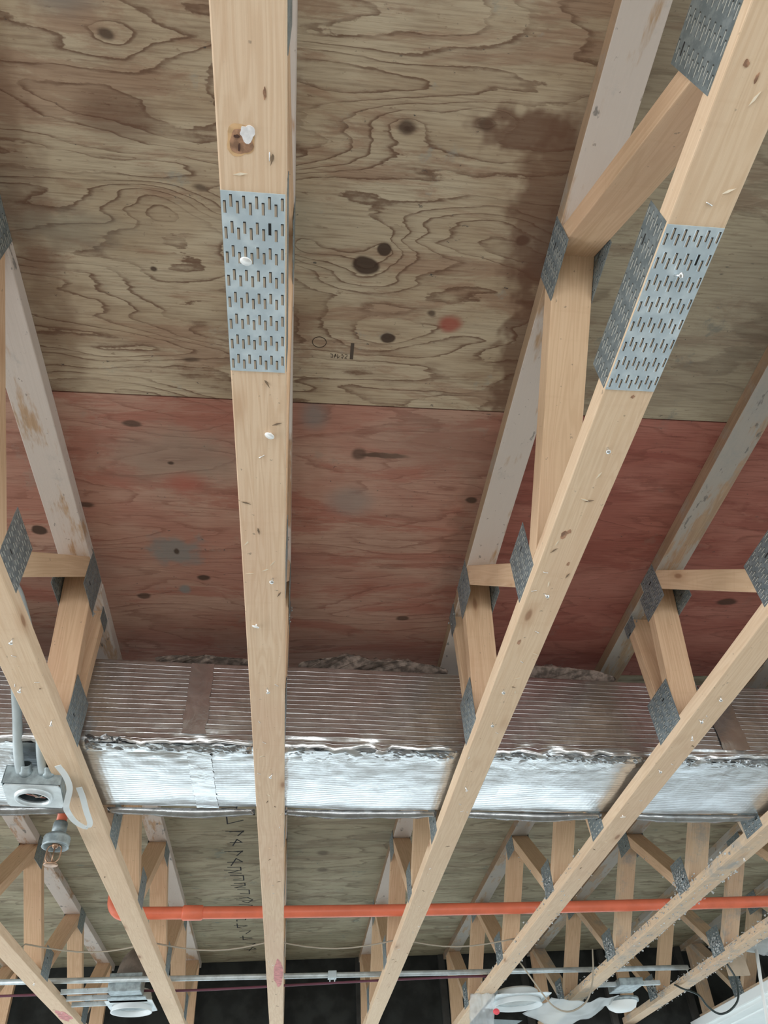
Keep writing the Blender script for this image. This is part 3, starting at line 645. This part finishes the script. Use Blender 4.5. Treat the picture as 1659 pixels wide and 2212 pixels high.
lump(0.0, 0.50, 'brown torn insulation heaped on the duct right of the middle truss', 1, 0.085)
lump(0.70, 1.10, 'brown torn insulation heaped on the duct, the heap farther right', 2, 0.08)
lump(-0.45, -0.13, 'low brown torn insulation on the duct just left of the middle truss', 3, 0.035)

# ------------------------------------------------------------------ orange sprinkler pipe
pipe = thing('sprinkler_pipe', 'orange plastic sprinkler pipe crossing the lower part of the view between truss webs', 'pipe', H(0.5, 3.905, 1.15))
def rel(o, root): o.parent = root; o.matrix_parent_inverse = Matrix.Translation(-root.location) ; return o
def relb(name, bm, mat, root, smooth=False):
    o = link(name, bm, mat, None, smooth); o.parent = root; o.location = -root.location; return o
def py(x): return 3.90 + 0.045 * x - 0.012 * x * x
bm = bmesh.new(); tube(bm, [H(x, py(x), 1.15) for x in [-0.76 + 0.1 * i for i in range(44)]], 0.0268, 24); relb('straight_pipe', bm, 'orange', pipe)
bm = bmesh.new(); tube(bm, [H(x, py(x), 1.15) for x in (-0.505, -0.50, -0.415, -0.41)], [0.028, 0.0325, 0.0325, 0.028], 24); relb('coupling', bm, 'orange', pipe)
bm = bmesh.new(); pts = [H(-0.70, py(-.7), 1.15)] + [H(-0.76 - 0.06 * math.sin(a), py(-.78) , 1.15 + 0.06 * (1 - math.cos(a))) for a in [math.pi / 2 * i / 8 for i in range(9)]] + [H(-0.82, py(-.8), 1.25)]
tube(bm, pts, 0.0325, 24); relb('elbow', bm, 'orange', pipe)
bm = bmesh.new(); tube(bm, [H(-0.82, py(-.8), 1.24), H(-0.82, py(-.8), 1.47)], 0.0268, 24); relb('riser', bm, 'orange', pipe)

# pendant sprinkler head on an orange drop
sp = thing('fire_sprinkler', 'pendant sprinkler head with ribbed grey cup hanging behind the white plastic strap', 'sprinkler', H(-0.775, 2.60, 1.0))
def lat(prof, root, name, mat, off=(0, 0, 0), seg=32):
    bm = bmesh.new(); lathe(bm, prof, seg); bmesh.ops.recalc_face_normals(bm, faces=bm.faces); return link(name, bm, mat, root, False, off)
bm = bmesh.new(); tube(bm, [(0, 0, 0.045), (0, 0, 0.36), (0.0, 0.0, 0.44)], 0.017, 18); link('drop_pipe', bm, 'orange', sp)
lat([(0.001, 0.062), (0.021, 0.062), (0.023, 0.055), (0.023, 0.030), (0.017, 0.026), (0.017, 0.016), (0.001, 0.014)], sp, 'adapter', 'box')
lat([(0.012, 0.022), (0.030, 0.022), (0.041, 0.014), (0.043, 0.008), (0.041, 0.004), (0.043, 0.0), (0.041, -0.004), (0.043, -0.008), (0.041, -0.013), (0.043, -0.020), (0.038, -0.020), (0.036, 0.008), (0.012, 0.012)], sp, 'escutcheon_cup', 'box')
bm = bmesh.new(); lathe(bm, [(0.001, 0.01), (0.011, 0.01), (0.011, -0.015), (0.007, -0.022), (0.001, -0.022)], 16)
for s in (-1, 1): tube(bm, catmull([(s * 0.009, 0, -0.012), (s * 0.021, 0, -0.022), (s * 0.021, 0, -0.055), (s * 0.008, 0, -0.070), (0, 0, -0.072)], 6), 0.0025, 8)
link('frame_arms', bm, 'brass', sp)
bm = bmesh.new(); tube(bm, [(0, 0, -0.02), (0, 0, -0.07)], 0.0022, 8); link('glass_bulb', bm, 'brass', sp)
lat([(0.001, -0.070), (0.020, -0.072), (0.024, -0.075), (0.020, -0.077), (0.001, -0.077)], sp, 'deflector', 'brass', seg=12)

# ------------------------------------------------------------------ junction box with two conduits
jb = thing('junction_box', 'open grey square junction box with a round opening, under the duct at far left', 'electrical box', H(-0.752, 2.20, 0.978), 0.12)
bm = bmesh.new(); s = 0.080
for lo, hi in (((-s, -0.068, 0.004), (-s + 0.003, 0.085, 0.055)), ((s - 0.003, -0.068, 0.004), (s, 0.085, 0.055)), ((-s, -0.068, 0.004), (s, -0.065, 0.055)), ((-s, 0.082, 0.004), (s, 0.085, 0.055)), ((-s, -0.068, 0.052), (s, 0.085, 0.055))): box(bm, lo, hi)
link('box_body', bm, 'box', jb)
def ringplate(bm, hw, hy, r, z0, z1, cx=0, cy=0, seg=40):
    inn, out = [], []
    for z in (z0, z1):
        a_, b_ = [], []
        for k in range(seg):
            a = 2 * math.pi * k / seg; c_, s_ = math.cos(a), math.sin(a); m_ = min(hw / max(abs(c_), 1e-6), hy / max(abs(s_), 1e-6))
            a_.append(bm.verts.new((cx + r * c_, cy + r * s_, z))); b_.append(bm.verts.new((cx + m_ * c_, cy + m_ * s_, z)))
        inn.append(a_); out.append(b_)
    for k in range(seg):
        n_ = (k + 1) % seg
        bm.faces.new((inn[0][k], inn[0][n_], out[0][n_], out[0][k])); bm.faces.new((inn[1][k], out[1][k], out[1][n_], inn[1][n_]))
        bm.faces.new((inn[0][k], inn[1][k], inn[1][n_], inn[0][n_])); bm.faces.new((out[0][k], out[0][n_], out[1][n_], out[1][k]))
bm = bmesh.new(); ringplate(bm, 0.078, 0.072, 0.044, 0.0, 0.004, 0, 0.01); bmesh.ops.recalc_face_normals(bm, faces=bm.faces); link('cover_plate', bm, 'boxrim', jb)
bm = bmesh.new(); lathe(bm, [(0.044, 0.004), (0.044, -0.010), (0.050, -0.010), (0.054, 0.0)], 40, 0, Matrix.Translation((0, 0.01, 0))); bmesh.ops.recalc_face_normals(bm, faces=bm.faces); link('plaster_ring', bm, 'boxrim', jb)
for k, m_ in enumerate(('copper', 'cord', 'blackwire', 'cord')):
    rnd = random.Random(k); bm = bmesh.new(); tube(bm, catmull([(-0.035 + 0.012 * k, 0.035, 0.04), (-0.03 + 0.02 * k, -0.005, 0.006), (0.0 + 0.008 * k, 0.0, -0.001), (0.03 - 0.01 * k, 0.03, 0.008), (0.01, 0.045, 0.04)], 6), 0.0016, 6); link('wire', bm, m_, jb)
for k, dx in enumerate((-0.025, 0.038)):
    bm = bmesh.new(); lathe(bm, [(0.013, -0.012), (0.019, -0.010), (0.019, 0.004), (0.016, 0.006), (0.016, 0.024), (0.013, 0.026)], 6 if False else 20, 0, Matrix.Translation((dx, -0.066, 0.040)) @ Matrix.Rotation(math.radians(62), 4, 'X')); bmesh.ops.recalc_face_normals(bm, faces=bm.faces); link('connector', bm, 'box', jb)
for k, (xx, lab) in enumerate(((-0.783, 'left of the two pale grey conduits rising from the junction box'), (-0.722, 'right of the two pale grey conduits rising from the junction box'))):
    q_ = 0.6 if k == 0 else 1.0; e_ = 0.07 if k == 0 else 0.0
    bm = bmesh.new(); tube(bm, catmull([H(xx, 2.135, 1.016), H(xx, 2.065, 1.050), H(xx, 1.975, 1.118), H(xx - .02 * q_, 1.865, 1.225), H(xx - .055 * q_, 1.775 + e_ * .3, 1.33), H(xx - .10 * q_, 1.74 + e_, 1.40 + e_ * .3), H(xx - .20, 1.71 + e_, 1.445), H(xx - .42, 1.70 + e_, 1.47)], 8), 0.0130 if k == 0 else 0.0118, 16)
    tag(link('conduit', bm, 'pvc'), lab, 'conduit', 'conduits rising from the junction box')

# white plastic strap dangling under the left truss
def ribbon(path, width, thick, mat, name, wdir=(1, 0.2, 0)):
    P = catmull(path, 8); bm = bmesh.new(); rows_ = []; wd0 = Vector(wdir).normalized()
    for i, p in enumerate(P):
        t_ = (P[min(i + 1, len(P) - 1)] - P[max(i - 1, 0)]).normalized(); w_ = (wd0 - t_ * wd0.dot(t_)).normalized(); n_ = t_.cross(w_)
        rows_.append([bm.verts.new(p + w_ * a * width / 2 + n_ * b * thick / 2) for a, b in ((-1, -1), (1, -1), (1, 1), (-1, 1))])
    for a, b in zip(rows_, rows_[1:]):
        for k in range(4): bm.faces.new((a[k], a[(k + 1) % 4], b[(k + 1) % 4], b[k]))
    bm.faces.new(rows_[0][::-1]); bm.faces.new(rows_[-1]); bmesh.ops.recalc_face_normals(bm, faces=bm.faces)
    return link(name, bm, mat)
st = ribbon([H(-0.662, 2.06, 1.0), H(-0.648, 2.11, 0.992), H(-0.645, 2.165, 0.980), H(-0.668, 2.25, 0.968), H(-0.684, 2.34, 0.985), H(-0.676, 2.41, 0.985), H(-0.652, 2.455, 0.985), H(-0.636, 2.43, 0.988), H(-0.632, 2.34, 0.990), H(-0.627, 2.25, 0.993), H(-0.630, 2.20, 1.0)], 0.017, 0.002, 'plastic', 'plastic_strap', (1, -0.3, 0.2))
tag(st, 'curled white plastic strap hooked under the left truss beside the junction box', 'strap')

# ------------------------------------------------------------------ conduit, cables and cords farther back
cd = thing('conduit_run', 'long straight grey metal conduit lying across the trusses near the back wall', 'conduit', H(0, 4.7, 1.063))
bm = bmesh.new(); tube(bm, [H(-2.0, 4.585, 1.063), H(0, 4.70, 1.063), H(2.35, 4.83, 1.063)], 0.0135, 16); relb('tube', bm, 'emt', cd)
bm = bmesh.new(); box(bm, H(0.215, 4.69, 1.046), H(0.262, 4.74, 1.081), 0, 0.003); box(bm, H(0.222, 4.695, 1.030), H(0.228, 4.705, 1.048)); box(bm, H(0.248, 4.695, 1.030), H(0.254, 4.705, 1.048)); relb('strap_clamp', bm, 'pvc', cd)
cy = [-1.45, -1.21, -0.65, -0.08, 0.545, 1.16]
pts = []
for a, b in zip(cy, cy[1:]):
    for k in range(8):
        t_ = k / 8; x = a + (b - a) * t_; pts.append(H(x, 4.05 + 0.06 * x + 0.10 * math.sin(math.pi * t_), 1.066 - 0.012 * math.sin(math.pi * t_)))
pts.append(H(1.16, 4.12, 1.066)); bm = bmesh.new(); tube(bm, pts, 0.0034, 8)
tag(link('thin_cord', bm, 'cord'), 'thin beige cord sagging from truss to truss just beyond the orange pipe', 'cord')
bm = bmesh.new(); tube(bm, catmull([H(-2.2, 4.87, 1.056), H(-1.5, 4.87, 1.056), H(-0.86, 4.865, 1.056), H(-0.5, 4.90, 1.056), H(0.4, 4.85, 1.058), H(0.95, 4.83, 1.058), H(1.15, 4.84, 1.058)], 8), 0.0065, 8)
tag(link('maroon_cable', bm, 'purple'), 'maroon cable lying across the trusses behind the long grey conduit', 'cable')
bm = bmesh.new(); tube(bm, catmull([H(1.215, 4.5, 1.06), H(1.245, 4.5, 1.045), H(1.32, 4.5, 0.93), H(1.388, 4.5, 0.838), H(1.471, 4.5, 0.809), H(1.569, 4.5, 0.847), H(1.621, 4.5, 0.92), H(1.65, 4.5, 1.0), H(1.671, 4.5, 1.096)], 8), 0.0042, 8)
tag(link('looped_cord', bm, 'cord'), 'beige cord hanging in a loop below the trusses at lower right', 'cord')
bm = bmesh.new(); tube(bm, catmull([H(2.365, 5.1, 1.03), H(2.30, 4.95, 1.0), H(2.245, 4.75, 0.94), H(2.251, 4.6, 0.880), H(2.289, 4.6, 0.821), H(2.343, 4.6, 0.787), H(2.417, 4.6, 0.806), H(2.48, 4.6, 0.86), H(2.50, 4.6, 0.95), H(2.475, 4.6, 1.03)], 8), 0.0055, 8)
tag(link('black_wire', bm, 'blackwire'), 'short black wire drooping in front of the white gypsum soffit', 'wire')

# ------------------------------------------------------------------ recessed light housings
def housing(loc, label, r, rz=0.0, box_=True, depth=0.09, bars=True):
    t = thing('recessed_light_housing', label, 'light housing', loc, rz)
    bm = bmesh.new(); ringplate(bm, r * 1.12, r * 1.25, r * 0.93, 0.012, 0.016, 0, -0.02); bmesh.ops.recalc_face_normals(bm, faces=bm.faces); link('frame_plate', bm, 'boxrim', t)
    bm = bmesh.new(); lathe(bm, [(r * 0.90, 0.06), (r * 0.93, 0.02), (r * 0.93, -0.012), (r, -0.014), (r, -0.010), (r * 0.955, 0.0), (r * 0.955, 0.03)], 44); bmesh.ops.recalc_face_normals(bm, faces=bm.faces); link('trim_ring', bm, 'ringwhite', t)
    bm = bmesh.new(); lathe(bm, [(r * 0.90, 0.016), (r * 0.90, depth * 0.6), (r * 0.8, depth), (0.001, depth + 0.012), ], 44); link('can', bm, 'white' if not bars else 'ringwhite', t)
    if box_:
        bm = bmesh.new(); box(bm, (-0.085, -0.33, 0.02), (0.085, -0.20, 0.105), 0, 0.004); link('wiring_box', bm, 'box', t)
        bm = bmesh.new(); box(bm, (-0.1, -0.22, 0.012), (0.1, -0.12, 0.018)); link('bracket', bm, 'box', t)
    if bars:
        for k, yy in enumerate((-0.27, -0.12, 0.02)):
            bm = bmesh.new(); box(bm, (-0.335, yy, 0.030), (-0.09 if k else -0.08, yy + 0.016, 0.052)); box(bm, (-0.335, yy - 0.006, 0.044), (-0.2, yy + 0.022, 0.050)); link('hanger_bar', bm, 'emt', t)
    return t
hL = housing(H(-0.862, 5.0, 0.995), 'recessed light housing with grey wiring box and white ring between the two left trusses', 0.112)
bm = bmesh.new(); bmesh.ops.create_uvsphere(bm, u_segments=24, v_segments=12, radius=0.12)
for v_ in bm.verts: v_.co = Vector((v_.co.x * 0.72, v_.co.y * 0.5 - 0.16, max(0.0, v_.co.z) * 1.35 + 0.10)); 
link('insulation_cap', bm, 'stud' if False else simple('brown_cap_paper', (0.20, 0.165, 0.14), 0.8, 0, 0.2, 20), hL, True)
hR = housing(H(1.385, 5.2, 0.985), 'round white ring light housing just right of the white plastic film', 0.150, 0.0, False, 0.07, False)
bm = bmesh.new(); box(bm, (-0.165, -0.09, 0.018), (-0.135, 0.05, 0.06)); link('bracket', bm, 'box', hR)
t = thing('dome_light', 'white dome light wrapped in plastic between the dusty trusses at lower right', 'light', H(2.10, 5.36, 1.0))
lat([(0.001, -0.050), (0.055, -0.046), (0.085, -0.030), (0.098, -0.006), (0.100, 0.0)], t, 'dome_cover', 'white'); lat([(0.10, -0.002), (0.112, 0.0), (0.112, 0.018), (0.001, 0.020)], t, 'mounting_base', 'box')
bm = bmesh.new(); box(bm, (-0.34, -0.30, 0.03), (0.16, -0.275, 0.052)); link('hanger_bar', bm, 'emt', t)
bm = bmesh.new(); box(bm, (-0.12, -0.36, 0.02), (0.03, -0.14, 0.06), 0, 0.004); link('wiring_box', bm, 'box', t)

def sheet(name, fn, nx, ny, mat, th=0.0015, seed=0):
    bm = bmesh.new(); g_ = [[bm.verts.new(fn(i / nx, j / ny)) for j in range(ny + 1)] for i in range(nx + 1)]
    for i in range(nx):
        for j in range(ny): bm.faces.new((g_[i][j], g_[i + 1][j], g_[i + 1][j + 1], g_[i][j + 1])).smooth = True
    bmesh.ops.solidify(bm, geom=bm.faces[:], thickness=th); return link(name, bm, mat)
def f1(u, v):
    x = 1.56 + 0.43 * u; y = 5.06 + 0.42 * v + 0.03 * noise.noise(Vector((u * 4, v * 4, 1))); 
    return H(x - 0.08 * v * (1 - u), y, 0.985 - 0.05 * math.sin(math.pi * u) * (0.5 + v) + 0.022 * noise.noise(Vector((u * 5, v * 3, 2))))
tag(sheet('plastic_sheet', f1, 26, 16, 'plastic'), 'crumpled white plastic sheet draped between ring light and dome light', 'plastic sheet')
def f2(u, v):
    x = 1.06 + 0.15 * u + 0.012 * noise.noise(Vector((u * 3, v * 5, 5))); return H(x, 5.02 + 0.14 * v + 0.03 * noise.noise(Vector((u * 5, v * 5, 6))), 1.012 - 0.17 * v)
pf = tag(sheet('plastic_film', f2, 16, 18, 'film'), 'milky plastic film hanging under a truss end, small pink dot beside it', 'plastic film')
bm = bmesh.new(); bmesh.ops.create_uvsphere(bm, u_segments=16, v_segments=10, radius=0.02)
for v_ in bm.verts: v_.co = Vector((v_.co.x, v_.co.y * 0.5, v_.co.z * .8)) + H(1.215, 5.06, 0.925)
tag(link('pink_plug', bm, 'pinkdot', None, True), 'small pink rubber plug beside the milky plastic film', 'plug')
bm = bmesh.new()
for z_ in (0.0, 0.004):
    pass
vs = [H(1.20, 5.2, 0.915), H(1.40, 5.2, 0.90), H(1.30, 5.28, 0.86), H(1.19, 5.26, 0.86)]
f_ = bm.faces.new([bm.verts.new(v_) for v_ in vs]); bmesh.ops.solidify(bm, geom=[f_], thickness=0.004)
tag(link('cover_plate', bm, 'pvc'), 'flat grey cover plate hanging below the round ring light', 'cover plate')

# ------------------------------------------------------------------ gypsum soffit and hanging bits at lower right
so = thing('gypsum_soffit', 'white gypsum board soffit in the lower right corner of the view', 'soffit', H(3.6, 5.2, 0.93))
bm = bmesh.new(); box(bm, H(2.90, 4.45, 0.93), H(4.4, 6.14, 1.005), 0, 0.004); relb('board', bm, 'gypsum', so)
bm = bmesh.new(); box(bm, H(2.885, 4.44, 0.955), H(2.902, 6.14, 1.008), 0, 0.002); box(bm, H(3.0, 4.45, 0.922), H(3.02, 6.14, 0.931)); relb('corner_bead', bm, 'white', so)
def f3(u, v):
    a = 2 * math.pi * u; r = 0.10 * math.sin(math.pi * (0.08 + 0.9 * v)) ** 0.6
    return H(2.75 + r * 1.35 * math.cos(a) + 0.02 * noise.noise(Vector((u * 5, v * 4, 1))), 4.62 + 0.6 * r * math.sin(a), 1.165 - 0.10 * v + 0.02 * noise.noise(Vector((u * 6, v * 4, 2))))
tag(sheet('plastic_bag', f3, 24, 10, 'plastic'), 'bunched white plastic bag tied above the white rod at right edge', 'plastic bag')
bm = bmesh.new(); tube(bm, [H(2.685, 4.6, 1.09), H(2.635, 4.6, 0.90), H(2.590, 4.6, 0.70)], 0.0095, 12)
tag(link('hanging_rod', bm, 'white'), 'slim white rod hanging down at the right edge of the view', 'rod')
bm = bmesh.new(); box(bm, H(2.50, 4.66, 0.975), H(2.63, 4.668, 1.10), 0, 0.0015)
tag(link('cardboard_tag', bm, simple('beige_card', (0.46, 0.38, 0.29), 0.85, 0, 0.05, 20)), 'blank beige card behind the white hanging rod', 'card')

# ------------------------------------------------------------------ writing on the plywood
rnd = random.Random(5)
mk = thing('marker_writing', 'black marker scrawl running along the weathered plywood left of the middle truss', 'handwriting', H(-0.33, 4.2, HP))
def stroke(bm, pts, w, z):
    for a, b in zip(pts, pts[1:]):
        a, b = Vector((*a, 0)), Vector((*b, 0)); d = (b - a); 
        if d.length < 1e-6: continue
        n_ = Vector((-d.y, d.x, 0)).normalized() * w / 2; e = d.normalized() * w * 0.3
        vs = [a - e - n_, b + e - n_, b + e + n_, a - e + n_]; lo = [bm.verts.new((v.x, v.y, z)) for v in vs]; hi = [bm.verts.new((v.x, v.y, z + 0.0012)) for v in vs]
        bm.faces.new(lo[::-1]); bm.faces.new(hi)
        for k in range(4): bm.faces.new((lo[k], lo[(k + 1) % 4], hi[(k + 1) % 4], hi[k]))
glyphs = [[(0, 0), (1, .2), (.9, .7), (0, .6), (0, 1)], [(0, 0), (1, .1), (1, .9), (.2, .8)], [(0, .5), (1, .5), (.6, 0), (.2, 1)], [(0, 0), (0, 1), (1, .6)], [(0, .2), (.6, .0), (1, .5), (.6, 1), (.2, .7)], [(0, 0), (1, 0), (1, .5), (0, .9), (1, 1)], [(0, .5), (.9, .4), (.5, 1)]]
y = 3.46; k = 0
while y < 5.9:
    gph = glyphs[(k * 3 + k // 4) % 7]; sc = rnd.uniform(0.065, 0.09); x0 = -0.335 + 0.02 * math.sin(k * .8) + 0.01 * (y - 3.5)
    bm = bmesh.new(); stroke(bm, [(x0 + p[0] * sc * 0.9, y + p[1] * sc * 1.2) for p in gph], 0.007, HP + ZC - 0.0006)
    if k % 2 == 0: stroke(bm, [(x0 - 0.02, y + sc * .5), (x0 + sc * .8, y + sc * .65)], 0.006, HP + ZC - 0.0006)
    relb('letter', bm, 'marker', mk); y += sc * 1.2 + rnd.uniform(0.02, 0.05); k += 1
sm_ = thing('ink_stamp', 'faded round ink stamp on the tan plywood right of the middle splice plate', 'stamp', H(0.05, 0.975, HP))
bm = bmesh.new(); stroke(bm, [(0.025 + 0.016 * math.cos(a), 0.955 + 0.014 * math.sin(a)) for a in [2 * math.pi * i / 24 for i in range(25)]], 0.0016, HP + ZC - 0.0004); relb('stamp_ring', bm, 'stamp', sm_)
for i in range(5):
    bm = bmesh.new(); x = 0.052 + i * 0.0085; gph = glyphs[i + 1]; stroke(bm, [(x + p[0] * 0.005, 0.985 + p[1] * 0.011) for p in gph], 0.0014, HP + ZC - 0.0004); relb('stamp_character', bm, 'stamp', sm_)
bm = bmesh.new(); stroke(bm, [(0.102, 0.955), (0.102, 0.995)], 0.008, HP + ZC - 0.0004); relb('stamp_bar', bm, 'stamp', sm_)
